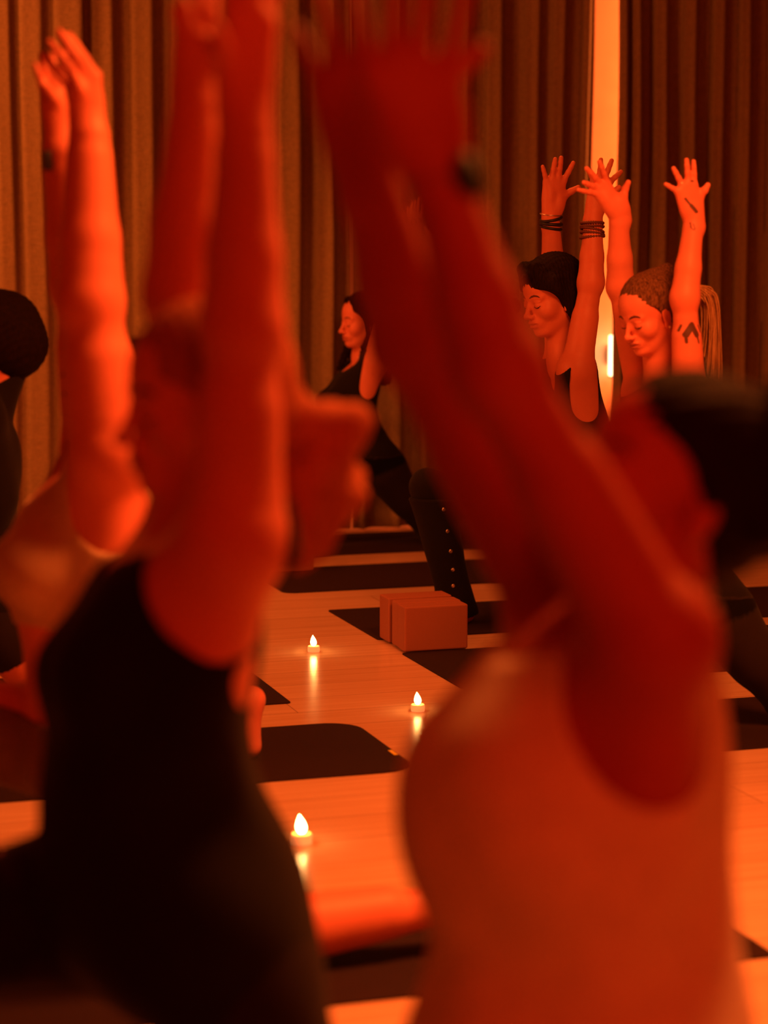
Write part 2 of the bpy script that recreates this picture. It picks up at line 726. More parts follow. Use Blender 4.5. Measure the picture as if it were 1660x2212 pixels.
def leg_ops(O, Hp, K, A, m=1.0, back=None):
    O.cone(Hp, K, .088 * m, .056 * m, .05)
    O.cone(lerp(Hp, K, .2), lerp(Hp, K, .55), .084 * m, .070 * m, .04)
    O.ell(K, (nrm(A - K), *perp(nrm(A - K))), (.058 * m, .054 * m, .054 * m), .03)
    O.cone(K, A, .050 * m, .031 * m, .03)
    bk = back if back is not None else np.zeros(3)
    O.cone(lerp(K, A, .18) + bk * .014, lerp(K, A, .52) + bk * .010, .053 * m, .042 * m, .03)


def foot_ops(O, A, heel, ball, tip, lat, up, m=1.0):
    O.cone(A, heel, .031 * m, .029 * m, .02)
    O.cone(A, ball, .033 * m, .026 * m, .03)
    O.cone(heel, ball, .028 * m, .026 * m, .03)
    d = tip - ball
    for i, (o, l, r) in enumerate(((.026, 1.0, .0125), (.010, .98, .0095), (-.004, .88, .009), (-.017, .76, .0088), (-.029, .62, .0085))):
        b = ball + lat * o * m
        O.cone(lerp(A, b, .5), b, .022 * m, .017 * m, .02)
        O.cone(b, b + d * l, .014 * m, r * m, .010)


def lunge(P, L, v, m):
    """fills in the legs of a kneeling lunge: leg a kneels behind, leg b steps forward"""
    L = dict(L or {})
    near = L.get('back_near', True)
    so = .085 * m
    pel = P['pel']
    sa = -1 if near else 1
    th, sh = L.get('thigh', .43) * m, L.get('shin', .40) * m
    P['ah'] = pel + V * so * sa
    P['bh'] = pel - V * so * sa
    gz = .0055
    if 'ak' not in P:
        kz = .060 + gz
        dz = P['ah'][2] - kz
        du = math.sqrt(max(th * th - dz * dz, .0025))
        P['ak'] = np.append((P['ah'] + U * du)[:2], kz)
    if 'aa' not in P:
        P['aa'] = P['ak'] + U * sh + Z * (L.get('az', .055) + gz - P['ak'][2])
    A = P['aa']
    if L.get('tuck'):
        P['aH'] = A + U * .045 * m + Z * .015
        b = A + U * .035 * m
        P['aB'] = np.append(b[:2], .030 + gz)
        P['aT'] = P['aB'] - U * .05 - Z * .014
    else:
        P['aH'] = A + U * .030 * m + Z * .022
        b = A + U * .125 * m
        P['aB'] = np.append(b[:2], .032 + gz)
        P['aT'] = P['aB'] + U * .050 - Z * .018
    if 'bk' not in P:
        kz = L.get('kz', .48) * m
        dz = kz - P['bh'][2]
        du = math.sqrt(max(th * th - dz * dz, .01))
        P['bk'] = np.append((P['bh'] - U * du + V * L.get('bv', 0.0))[:2], kz)
    if 'ba' not in P:
        P['ba'] = np.append((P['bk'] + U * L.get('bx', .06))[:2], .085 + gz)
    A = P['ba']
    P['bH'] = np.append((A + U * .035)[:2], .032 + gz)
    P['bB'] = np.append((A - U * .125 * m)[:2], .030 + gz)
    P['bT'] = P['bB'] - U * .045 - Z * .014


class Person:
    """joints come as (px, py, off): a sight line met with the plane at off metres beyond the figure's middle"""

    def __init__(s, v, j, label, skin, m=1.0, headf=None, headu=None, hs=1.0, fm=1.0, lm=1.0, bust=1.0, fine=.004, coarse=.007, hands=(), feet=True, armm=1.0, bk=None, headdim=True, legs=None):
        s.v = v
        s.P = P = {k: (q if isinstance(q, np.ndarray) else onv(q[0], q[1], v + q[2])) for k, q in j.items()}
        lunge(P, legs, v, m)
        O = s.O = Ops()
        t = nrm(P['nek'] - P['pel'])
        tc = nrm(P['nek'] - P['che'])
        fw = -U
        s.ch = ch = Frame(P['che'], fw - tc * (fw @ tc), tc, m)
        tp = nrm(P['che'] - P['pel'])
        s.pe = pe = Frame(P['pel'], fw - tp * (fw @ tp), tp, m)
        wp = lerp(P['pel'], P['che'], .48)
        O.ell(ch.o, ch.ax, (.104 * m * fm, .132 * m, .165 * m), .05)
        O.ell(wp, pe.ax, (.088 * m * fm, .112 * m, .135 * m), .06)
        O.ell(pe.p(0, 0, .03), pe.ax, (.105 * m * fm, .145 * m, .12 * m), .05)
        for q in (1, -1):
            O.ell(pe.p(-.045, .066 * q, -.045), pe.ax, (.088 * m, .080 * m, .095 * m), .04)
        for q, n in ((1, 'ns'), (-1, 'fs')):
            S = P[n]
            O.cone(ch.p(0, .05 * q, .085), S, .058 * m, .048 * m, .05)
            O.cone(ch.p(-.035, .092 * q, -.05), S, .052 * m, .042 * m, .05)
            O.cone(ch.p(.045, .055 * q, .03), S, .046 * m, .038 * m, .05)
            O.cone(lerp(P['nek'], P['head'], .12), S, .036 * m, .030 * m, .04)
            if bust:
                O.ell(ch.p(.070 * fm, .062 * q, -.03), ch.ax, (.052 * m * bust, .060 * m, .060 * m), .03)
        s.hd = Frame(P['head'], headf if headf is not None else fw, headu if headu is not None else Z, hs)
        h = s.hd
        O.cone(P['nek'], h.p(-.022, 0, -.055), .056 * m, .052 * h.s, .03)
        if headdim: head_ops(O, h)
        arm_ops(O, P['ns'], P['ne'], P['nw'], m * armm)
        arm_ops(O, P['fs'], P['fe'], P['fw'], m * armm)
        s.hand = {}
        for key, spec in zip(('n', 'f'), hands):
            vv = v + spec['off']
            W = P[key + 'w']
            pts = []
            for bx, by, tx, ty, *dz in spec['f']:
                d0 = dz[0] if dz else 0.0
                pts.append((onv(bx, by, vv), onv(tx, ty, vv + d0)))
            aw = V * spec.get('away', -1)
            hand_ops(O, W, pts, aw, scale=spec.get('s', 1.0), curl=spec.get('curl', .008))
            s.hand[key] = pts
        # legs: front = far or near by the joints given
        for n, bk_ in (('a', Z), ('b', U)):
            leg_ops(O, P[n + 'h'], P[n + 'k'], P[n + 'a'], m * lm, bk_)
            near = float((P[n + 'h'] - P['pel']) @ V) < 0
            foot_ops(O, P[n + 'a'], P[n + 'H'], P[n + 'B'], P[n + 'T'], V * (1 if near else -1), Z, m)
        s.g = Grid(O, fine, coarse)
        s.skin = skin
        s.label = label
        V3, Q = surface(s.g.ax, s.g.F)
        V3 = fsmooth(V3, Q, 2)
        V3[:, 2] = np.maximum(V3[:, 2], .0056)
        ob = mesh_obj('person', V3, Q, skin)
        tag(ob, label, 'person')
        s.ob = ob
        s.V3 = V3
        # lips as a tint that belongs to the skin
        q = (V3 - h.o) / h.s
        lx, ly, lz = q @ h.x, q @ h.y, q @ h.z
        e = np.sqrt((ly / .024) ** 2 + ((lz + .0705) / .0115) ** 2)
        lip = np.clip((1.12 - e) / .2, 0, 1) * (lx > .07)
        a = ob.data.attributes.new('lips', 'FLOAT', 'POINT')
        a.data.foreach_set('value', (lip * .8).astype(f32))
        s.inkv = np.zeros(len(V3), dtype=f32)

    def ink(s, segs, near=True):
        """tattoo drawn on the skin that faces the row in front: list of (px,py,px,py,width m)"""
        V3 = s.V3
        for (ax_, ay, bx, by, w, off) in segs:
            A, B = onv(ax_, ay, s.v + off), onv(bx, by, s.v + off)
            ba = B - A
            t = np.clip((V3 - A) @ ba / max(ba @ ba, 1e-9), 0, 1)
            q = V3 - A - t[:, None] * ba
            dv = q @ V
            q = q - dv[:, None] * V
            d = np.linalg.norm(q, axis=1)
            s.inkv = np.maximum(s.inkv, np.clip((w - d) / .0015 + .5, 0, 1) * (np.abs(dv) < .07))

    def done(s):
        a = s.ob.data.attributes.new('ink', 'FLOAT', 'POINT')
        a.data.foreach_set('value', (s.inkv * .9).astype(f32))
        del s.g

    def face(s, brow=None, sides=(1, -1), brow_mat=None):
        h, g = s.hd, s.g
        for q in sides:
            pts = []
            for y, z in ((.012, .0150), (.020, .0195), (.030, .0215), (.040, .0190), (.047, .0140)):
                pts.append(g.hit(h.p(.14, y * q, z), -h.x, .12 * h.s))
            v, f = tube_data(pts, [.0016, .0030, .0032, .0026, .0012], 6)
            mesh_obj('eyebrow', v, f, brow_mat or M['brow'], s.ob)
            pts = []
            for y, z in ((.017, -.0130), (.022, -.0165), (.030, -.0185), (.038, -.0170), (.045, -.0130)):
                pts.append(g.hit(h.p(.14, y * q, z), -h.x, .12 * h.s))
            v, f = tube_data(pts, [.0010, .0016, .0020, .0022, .0014], 6)
            mesh_obj('eyelashes', v, f, M['ink'], s.ob)

    def hair(s, ops, mat, step=.0035, wave=.0015, freq=360.0, flow=None, cuts=(), name='hair', label=None, it=2):
        g = Grid(ops, step, step)
        X = g.ax[0].reshape(-1, 1, 1); Y = g.ax[1].reshape(1, -1, 1); Zz = g.ax[2].reshape(1, 1, -1)
        h = s.hd
        fl = nrm(flow) if flow is not None else nrm(h.z * .3 - h.x)
        p1 = nrm(np.cross(fl, h.y + .3 * h.z)); p2 = np.cross(fl, p1)
        a = (X - h.o[0]) * p1[0] + (Y - h.o[1]) * p1[1] + (Zz - h.o[2]) * p1[2]
        b = (X - h.o[0]) * p2[0] + (Y - h.o[1]) * p2[1] + (Zz - h.o[2]) * p2[2]
        c = (X - h.o[0]) * fl[0] + (Y - h.o[1]) * fl[1] + (Zz - h.o[2]) * fl[2]
        w = np.sin(a * freq + 2.2 * np.sin(c * 34) + 1.7 * np.sin(b * 61)) + .7 * np.sin(b * freq * .8 + 2.6 * np.sin(c * 27 + 1) + a * 40)
        g.F = g.F + (w * wave * .6).astype(f32)
        for o in cuts:
            g.F = np.maximum(g.F, -prim(o, X, Y, Zz))
        V3, Q = surface(g.ax, g.F)
        V3 = fsmooth(V3, Q, it)
        ob = mesh_obj(name, V3, Q, mat, s.ob)
        if label: ob['label'] = label
        return ob

    def ring(s, name, c, axis, R, r, mat, n=40, label=None, beads=False, tilt=None, squash=.85):
        axis = nrm(axis if tilt is None else np.asarray(axis) + tilt)
        a, b = perp(axis)
        # widest across the picture, thinner along the sight
        e1 = nrm(U - axis * (U @ axis)); e2 = np.cross(axis, e1)
        pts = [c + e1 * R * math.cos(q) + e2 * R * squash * math.sin(q) for q in np.linspace(0, 2 * math.pi, n, endpoint=False)]
        if beads:
            rr = [r * (1.0 if i % 2 == 0 else .62) for i in range(n)]
        else:
            rr = [r] * n
        v, f = tube_data(pts, rr, 8, closed=True)
        ob = mesh_obj(name, v, f, mat, s.ob)
        if label: ob['label'] = label
        return ob


def cap_hair(h, thick=.012, back=.0, low=-.02):
    """skull cap of hair: returns ops and the cut that frees the face"""
    O = Ops()
    O.ell(h.p(-.018, 0, .034), h.ax, h.r(.096 + thick * .6, .076 + thick * .7, .085 + thick * .6), .02)
    O.ell(h.p(-.055, 0, low), h.ax, h.r(.055 + back, .062, .060), .03)
    return O


# ------------------------------------------------------------------ the room
UL, UR, VF, VB, HC = -3.2, 8.2, -2.6, 10.25, 3.05
RZ = TH


def slab(name, u0, u1, v0, v1, z0, z1, mat, kind='structure', bev=0.0):
    c = uvz((u0 + u1) / 2, (v0 + v1) / 2, 0)
    v, f = box_data(0, 0, (z0 + z1) / 2, u1 - u0, v1 - v0, z1 - z0, bev)
    o = mesh_obj(name, v, f, mat, None, smooth=False)
    o.location = c
    o.rotation_euler = (0, 0, RZ)
    if kind: o['kind'] = kind
    return o


slab('floor', UL - .1, UR + .1, VF - .1, VB + .1, -.1, 0, M['floor'])
slab('ceiling', UL - .1, UR + .1, VF - .1, VB + .1, HC, HC + .1, M['dark_wall'])
slab('wall_back', UL - .1, UR + .1, VB, VB + .1, 0, HC, M['wall'])
slab('wall_left', UL - .1, UL, VF, VB, 0, HC, M['dark_wall'])
slab('wall_right', UR, UR + .1, VF, VB, 0, HC, M['dark_wall'])
slab('wall_front', UL - .1, UR + .1, VF - .1, VF, 0, HC, M['dark_wall'])
slab('baseboard_back', UL, UR, VB - .014, VB, 0, .09, M['wall'])


# curtains: knots are (picture column, depth towards the camera); each cloth hangs in its own folds
VC = 9.80
KN_L = [(-400, 0), (-330, .07), (-310, .0), (-230, .07), (-205, .0), (-130, .08), (-100, .0), (-30, .075), (-15, .01),
        (2, .06), (30, .07), (42, .01), (58, .05), (98, .075), (116, .015), (132, .055), (186, .095), (194, .0), (212, .045), (250, .075), (272, .0),
        (298, .05), (336, .075), (356, -.01), (382, .04), (432, .08), (448, .0), (490, .06), (540, .08), (560, .01), (586, -.02),
        (606, .04), (650, .085), (660, -.01), (690, .04), (722, .085), (734, -.01), (758, .03)]
KN_M = [(764, .0), (790, .07), (810, .0), (842, .03), (868, .08), (880, .0), (925, .06), (950, .0), (985, .05), (1014, .08), (1024, -.02), (1040, -.02),
        (1058, .05), (1089, .095), (1096, -.02), (1118, -.02), (1140, .04), (1168, .085), (1182, .0), (1200, .05), (1220, .065), (1234, -.02), (1250, -.02),
        (1262, .05), (1270, .06), (1278, .0)]
KN_R = [(1333, .0), (1338, .05), (1351, .07), (1358, .0), (1366, .05), (1382, .08), (1387, -.02), (1400, -.02), (1416, .05), (1440, .08), (1446, .0), (1462, -.01),
        (1480, .05), (1503, .085), (1507, -.02), (1526, -.02), (1542, .05), (1562, .07), (1572, .0), (1586, .0), (1600, .05), (1619, .075), (1628, -.01), (1650, -.01),
        (1668, .06), (1690, .08), (1700, -.01), (1740, .07), (1760, .0), (1800, .07), (1830, .0), (1880, .08), (1910, .0), (1980, .08), (2010, .0), (2080, .07), (2150, 0)]


def curtain(kn, label, flare=None):
    us = []
    for px, d in kn:
        p = onv(px, 490, VC - d)
        us.append((float(p @ U), d))
    fine_u, fine_d = [], []
    for i in range(len(us) - 1):
        (u0, d0), (u1, d1) = us[i], us[i + 1]
        for k in range(6):
            t = k / 6
            e = t ** 1.9 if d1 > d0 else 1 - (1 - t) ** 2.2 if d1 < d0 - .04 else t * t * (3 - 2 * t)
            fine_u.append(u0 + (u1 - u0) * t); fine_d.append(d0 + (d1 - d0) * e)
    fine_u.append(us[-1][0]); fine_d.append(us[-1][1])
    zs = np.linspace(.012, HC - .03, 44)
    vs, fs = [], []
    n = len(fine_u)
    ph = [random.uniform(0, 6.28) for _ in range(4)]
    for z in zs:
        w = z / HC
        for u, d in zip(fine_u, fine_d):
            amp = .72 + .20 * math.sin(u * 1.7 + ph[0] + z * .8)
            du = .006 * math.sin(z * 2.1 + u * 3 + ph[1]) * (1 - w) * 1.5
            if flare: du += flare(u, z)
            dd = d * amp + .008 * math.sin(z * 3.3 + u * 9 + ph[2])
            vs.append(tuple(uvz(u + du, VC - dd, z)))
    for j in range(len(zs) - 1):
        for i in range(n - 1):
            fs.append([j * n + i, j * n + i + 1, (j + 1) * n + i + 1, (j + 1) * n + i])
    o = mesh_obj('curtain', vs, fs, M['curtain'])
    so = o.modifiers.new('thickness', 'SOLIDIFY')
    so.thickness = .004
    so.offset = 1
    tag(o, label, 'curtain', 'floor length curtains along the back wall')
    return o


curtain(KN_L, 'brown pleated curtain behind the raised arms at the left, orange at its top')
curtain(KN_M, 'brown pleated curtain in the middle, its right edge beside the bright wall gap',
        lambda u, z: .03 * max(0, (u - 4.15)) * max(0, 1.9 - z) * 2)
curtain(KN_R, 'brown pleated curtain at the right, behind the woman with the blonde ponytail')
# ceiling track that carries the curtains
slab('trim_1', UL + .2, UR - .2, VC - .05, VC + .04, HC - .035, HC, M['metal'])

# slim wall lamp that shows through the gap between the curtains
p = onv(1331, 812, VB - .09)
lampz = float(p[2])
lu, lv = float(p @ U), VB - .09
lamp = empty('wall_lamp', uvz(lu, lv, lampz), RZ)
v, f = box_data(0, 0, .10, .045, .09, .20, .006)
mesh_obj('lamp_shade', v, f, M['lamp'], lamp)
v, f = box_data(0, 0, -.006, .052, .10, .012, .003)
mesh_obj('base', v, f, M['metal'], lamp)
v, f = box_data(0, .066, .10, .03, .04, .10, .003)
mesh_obj('bracket', v, f, M['metal'], lamp)
tag(lamp, 'small glowing white wall lamp in the gap between the curtains', 'lamp')

# ------------------------------------------------------------------ mats
def yoga_mat(u0, u1, v0, v1, label, rad=.018, rot=0.0, yellow_edge=False):
    w, d, t = u1 - u0, v1 - v0, .005
    out = []
    for cx, cy, a0 in ((w / 2 - rad, d / 2 - rad, 0), (-w / 2 + rad, d / 2 - rad, 90), (-w / 2 + rad, -d / 2 + rad, 180), (w / 2 - rad, -d / 2 + rad, 270)):
        for k in range(9):
            a = math.radians(a0 + k * 11.25)
            out.append((cx + rad * math.cos(a), cy + rad * math.sin(a)))
    n = len(out)
    vs, fs = [], []
    for z, ins in ((.0004, .0008), (.0012, 0), (t - .0012, 0), (t, .0012)):
        for x, y in out:
            L = math.hypot(x, y)
            vs.append((x * (1 - ins / L), y * (1 - ins / L), z))
    for j in range(3):
        for i in range(n):
            k = (i + 1) % n
            fs.append([j * n + i, j * n + k, (j + 1) * n + k, (j + 1) * n + i])
    fs.append(list(range(n))[::-1])
    fs.append([3 * n + i for i in range(n)])
    o = mesh_obj('yoga_mat', vs, fs, M['mat'], None, smooth=False)
    o.location = uvz((u0 + u1) / 2, (v0 + v1) / 2, .0)
    o.rotation_euler = (0, 0, RZ + rot)
    tag(o, label, 'yoga mat', 'dark yoga mats in two columns')
    if yellow_edge:
        v, f = box_data(w / 2 - .010, -d / 2 + .19, t + .0006, .012, .055, .0012, .0004)  # thin yellow strip lying along the mat's right end
        tg = mesh_obj('edge_strip', v, f, M['yellow'], o)
        tg['label'] = 'small yellow strip'
    return o


yoga_mat(2.24, 4.10, 9.05, 9.67, 'dark yoga mat farthest back, nearest to the curtains', .02)
yoga_mat(2.20, 4.05, 8.15, 8.75, 'dark yoga mat with a foam block standing at its far left edge', .05)
yoga_mat(2.25, 4.10, 7.12, 7.73, 'dark yoga mat whose left corner pokes out left of the three foam blocks', .012)
yoga_mat(2.25, 4.10, 6.27, 6.86, 'dark yoga mat starting at the front of the three foam blocks', .012)
yoga_mat(2.25, 4.10, 5.29, 5.88, 'dark yoga mat at the right edge, in front of the one by the foam blocks', .02)
yoga_mat(-.15, 1.70, 6.23, 6.84, 'dark yoga mat with a sharp corner just left of the far candle', .012)
yoga_mat(-.05, 1.80, 5.34, 5.93, 'dark yoga mat with rounded corners between the second and the nearest candle', .10, 0, True)
yoga_mat(.08, 1.985, 3.72, 4.34, 'dark yoga mat under the bare shin of the woman in the beige bra', .015)
yoga_mat(-.75, 1.10, 2.32, 2.93, 'dark yoga mat under the woman in the black tank top', .02)
yoga_mat(.25, 2.10, 1.55, 2.17, 'dark yoga mat under the woman in the cream tank top', .02)

# ------------------------------------------------------------------ foam blocks
def block(u0, v0, w, d, h, label, group, rot=0.0):
    v, f = box_data(0, 0, h / 2, w, d, h, .006)
    o = mesh_obj('yoga_block', v, f, M['cork'], None, smooth=False)
    o.location = uvz(u0 + w / 2, v0 + d / 2, .0055)
    o.rotation_euler = (0, 0, RZ + rot)
    tag(o, label, 'yoga block', group)
    return o


gb = 'foam yoga blocks stood in a row'
block(2.262, 6.862, .222, .074, .150, 'reddish foam block at the front of the row of three, showing its whole face', gb)
block(2.266, 6.942, .222, .074, .151, 'reddish foam block in the middle of the row of three, pressed to the front one', gb)
block(2.262, 7.040, .228, .100, .152, 'reddish foam block at the back of the row of three, a gap before it', gb, .01)
block(2.20, 8.655, .26, .10, .160, 'reddish foam block standing alone on a far mat, partly behind auburn hair', 'foam yoga blocks')


# ------------------------------------------------------------------ led tealights
def candle(px, py, label, s=1.0):
    r = ray(px, py)
    k = CAMH / -r[2]
    pos = r * k
    pos[2] = .0005
    o = empty('candle', pos)
    R = .0185 * s
    v, f = lathe([(R * .96, 0), (R, .0015), (R, .0165 * s), (R * .93, .0182 * s), (R * .80, .0175 * s), (R * .74, .0150 * s), (R * .25, .0150 * s), (R * .22, .019 * s)], 40)
    mesh_obj('candle_cup', v, f, M['plastic'], o)
    prof = [(.0010, -.001), (.0042, .001), (.0070, .005), (.0082, .010), (.0078, .015), (.0060, .021), (.0036, .026), (.0016, .030), (.0003, .0325)]
    v, f = lathe([(a * s * 1.15, b * s * 1.05 + .0175 * s) for a, b in prof], 24)
    v = [(x - max(0, z - .0175) ** 2 * 2.0, y, z) for x, y, z in v]
    mesh_obj('flame', v, f, M['flame'], o)
    tag(o, label, 'candle', 'small electric tealights on the floor')
    li = bpy.data.lights.new('candle_glow', 'POINT')
    li.energy = .12
    li.color = (1, .38, .06)
    li.shadow_soft_size = .008
    lo = bpy.data.objects.new('candle_glow', li)
    C.objects.link(lo)
    lo.location = (pos[0], pos[1], .052)
    return o


candle(678, 1408, 'tealight farthest back, alone on the floor left of the foam blocks', 1.08)
candle(903, 1536, 'sharp tealight in front of the foam blocks, by the cream tank top', 1.08)
candle(652, 1822, 'blurred glowing tealight nearest to the camera, beside the black tank top', 1.3)


# ------------------------------------------------------------------ people
def tank(p, mat, t=.005, neck=.16, scoop=(.075, .12, .10), arm=.070, hem=-.06, extra=None, name='tank_top', armlow=0.0, label=None, strap_up=.055, region=None, xcuts=(), slant=.8):
    """sleeveless top: hem across the hips, straps over the shoulders, scooped neck, open armholes"""
    ch, pe, P = p.ch, p.pe, p.P
    m = ch.s
    cuts = []
    reg = [(pe.p(0, 0, hem), -pe.z), (P['nek'] + ch.z * strap_up, nrm(ch.z + ch.x * slant))]
    for k in ('n', 'f'):
        S, E = P[k + 's'], P[k + 'e']
        q = 1 if k == 'n' else -1
        lowp = S - ch.z * (.075 + armlow) * m + ch.y * q * .055
        cuts.append(('c', lowp, S + nrm(E - S) * .25 + ch.y * q * .05, arm * m, arm * 1.05 * m, .01, None, False))
    cuts.append(('e', P['nek'] + ch.x * .030, ch.ax, (scoop[1] + .025, .064 * m, scoop[2] + .02), .01, None, None, False, False))
    cuts += list(xcuts)
    if region: reg += region
    return garment(name, p.g, mat, p.ob, reg, t, extra, cuts, label=label)


def leggings(p, mat, name='leggings', top=.06, short=None, t=.004, cut_feet=True, waist=True, label=None, knees=None):
    """fitted leg wear from the waist to the ankles, or to a point on each thigh"""
    pe, P = p.pe, p.P
    reg = [(pe.p(0, 0, top), nrm(pe.z - pe.x * .36))]
    cuts = []
    for n in ('a', 'b'):
        if short:
            k = lerp(P[n + 'h'], P[n + 'k'], short)
            d = nrm(P[n + 'k'] - P[n + 'h'])
            A = P[n + 'a']
            cuts.append(('c', k + d * .13, P[n + 'k'], .130, .12, .01, None, False))
            cuts.append(('c', P[n + 'k'], A, .12, .12, .01, None, False))
            cuts.append(('c', A, P[n + 'T'], .10, .09, .01, None, False))
        else:
            A = P[n + 'a']
            d = nrm(A - P[n + 'k'])
            cuts.append(('c', A + d * .055, lerp(P[n + 'B'], P[n + 'T'], .5), .060, .085, .01, None, False))
            cuts.append(('c', P[n + 'H'], P[n + 'B'], .047, .06, .01, None, False))
    return garment(name, p.g, mat, p.ob, reg, t, None, cuts, label=label)


def wrinkle(o, amp, f1=38, f2=23, d=None):
    def t(X, Y, Zz):
        a = (X * U[0] + Y * U[1])
        return (o + amp * (np.sin(a * f1 + Zz * f2 + 1.5 * np.sin(Zz * 11 + Y * 9)) + .6 * np.sin(Y * 41 - Zz * 17 + 2 * np.sin(a * 13)))).astype(f32)
    return t


# ---- the woman in the cream top, nearest, out of focus at the right
def build_cream():
    j = dict(pel=(1255, 2370, 0), che=(1265, 1660, 0), nek=(1390, 1290, .02), head=(1440, 1055, .04),
             ns=(1412, 1385, -.14), ne=(1078, 806, -.115), nw=(955, 405, -.07),
             fs=(1215, 1335, .15), fe=(893, 742, .12), fw=(786, 372, .09))
    hn = dict(off=-.07, s=1.08, f=[(905, 260, 985, 120), (965, 150, 1010, -60, .02), (900, 120, 925, -110, .02), (845, 130, 850, -90, .02), (800, 170, 770, 0, .02)])
    hf = dict(off=.09, s=1.08, f=[(860, 280, 1040, 105, -.05), (840, 150, 850, -70, .02), (780, 130, 760, -80, .02), (730, 150, 690, -30, .02), (695, 200, 640, 60, .02)])
    p = Person(2.08, j, 'person in a cream tank top, nearest at the right, arms stretched up across the middle', M['skin_d'], m=1.05,
               headf=nrm(-U + Z * .42 - V * .10), headu=nrm(Z + U * .42), hs=1.06, fm=1.25, lm=1.0, bust=1.05, fine=.005, coarse=.007, hands=(hn, hf), armm=.90, legs=dict(kz=.30))
    ch, pe = p.ch, p.pe
    ex = Ops()
    ex.ell(lerp(p.P['pel'], p.P['che'], .48), pe.ax, (.152, .150, .30), .06)
    ex.ell(ch.p(.055, 0, -.06), ch.ax, (.105, .145, .13), .05)
    ex.ell(pe.p(.0, 0, .03), pe.ax, (.165, .175, .15), .06)
    tank(p, M['cream'], wrinkle(.006, .0035, 30, 9), scoop=(.09, .10, .085), arm=.078, armlow=.0, hem=-.02, extra=ex, strap_up=.0, slant=.9, label='cream tank top',
         xcuts=[('e', onv(1408, 1500, 2.08 - .14), (U, V, Z), (.086, .10, .112), .01, None, None, False, False)])
    leggings(p, M['taupe'], 'shorts', top=.05, short=.35)
    h = p.hd
    H = cap_hair(h, .016, .01)
    for i in range(26):
        a = random.uniform(-1.2, 1.2)
        b = random.uniform(-.5, 1.0)
        c = h.p(-.02 - .10 * math.cos(a) * math.cos(b), .088 * math.sin(a), .035 + .105 * math.sin(b))
        H.ell(c, h.ax, [random.uniform(.018, .032)] * 3, .012)
    H.ell(h.p(-.135, 0, .055), h.ax, (.062, .060, .058), .02)
    for i in range(14):
        a = random.uniform(0, 6.28); b = random.uniform(-1, 1)
        H.ell(h.p(-.135 - .055 * math.cos(a), .05 * math.sin(a), .055 + .05 * b), h.ax, [random.uniform(.015, .026)] * 3, .01)
    cut = ('c', h.p(.075, .09, -.03), h.p(.075, -.09, -.03), .075 * h.s, .075 * h.s, .01, None, False)
    cut2 = ('e', h.p(.005, 0, -.10), h.ax, (.07, .12, .07), .01, None, None, False, False)
    p.hair(H, M['hair_dark'], step=.005, wave=.002, cuts=(cut, cut2), label='dark curly hair gathered in a bun')
    p.face()
    w = lerp(p.P['nw'], p.P['ne'], -.03)
    ax = p.P['nw'] - p.P['ne']
    p.ring('watch_strap', w, ax, .0325, .0035, M['strap'])
    v, f = lathe([(.0205, -.005), (.0225, -.003), (.0225, .005), (.0200, .009)], 28)
    wf = mesh_obj('watch', v, f, M['green'], p.ob)
    e1 = nrm(U - nrm(ax) * (U @ nrm(ax)))
    wf.location = w + e1 * .020 - V * .022
    wf.rotation_euler = Vector(nrm(e1 - V * .9)).to_track_quat('Z', 'Y').to_euler()
    wf['label'] = 'dark green round watch'
    p.done()


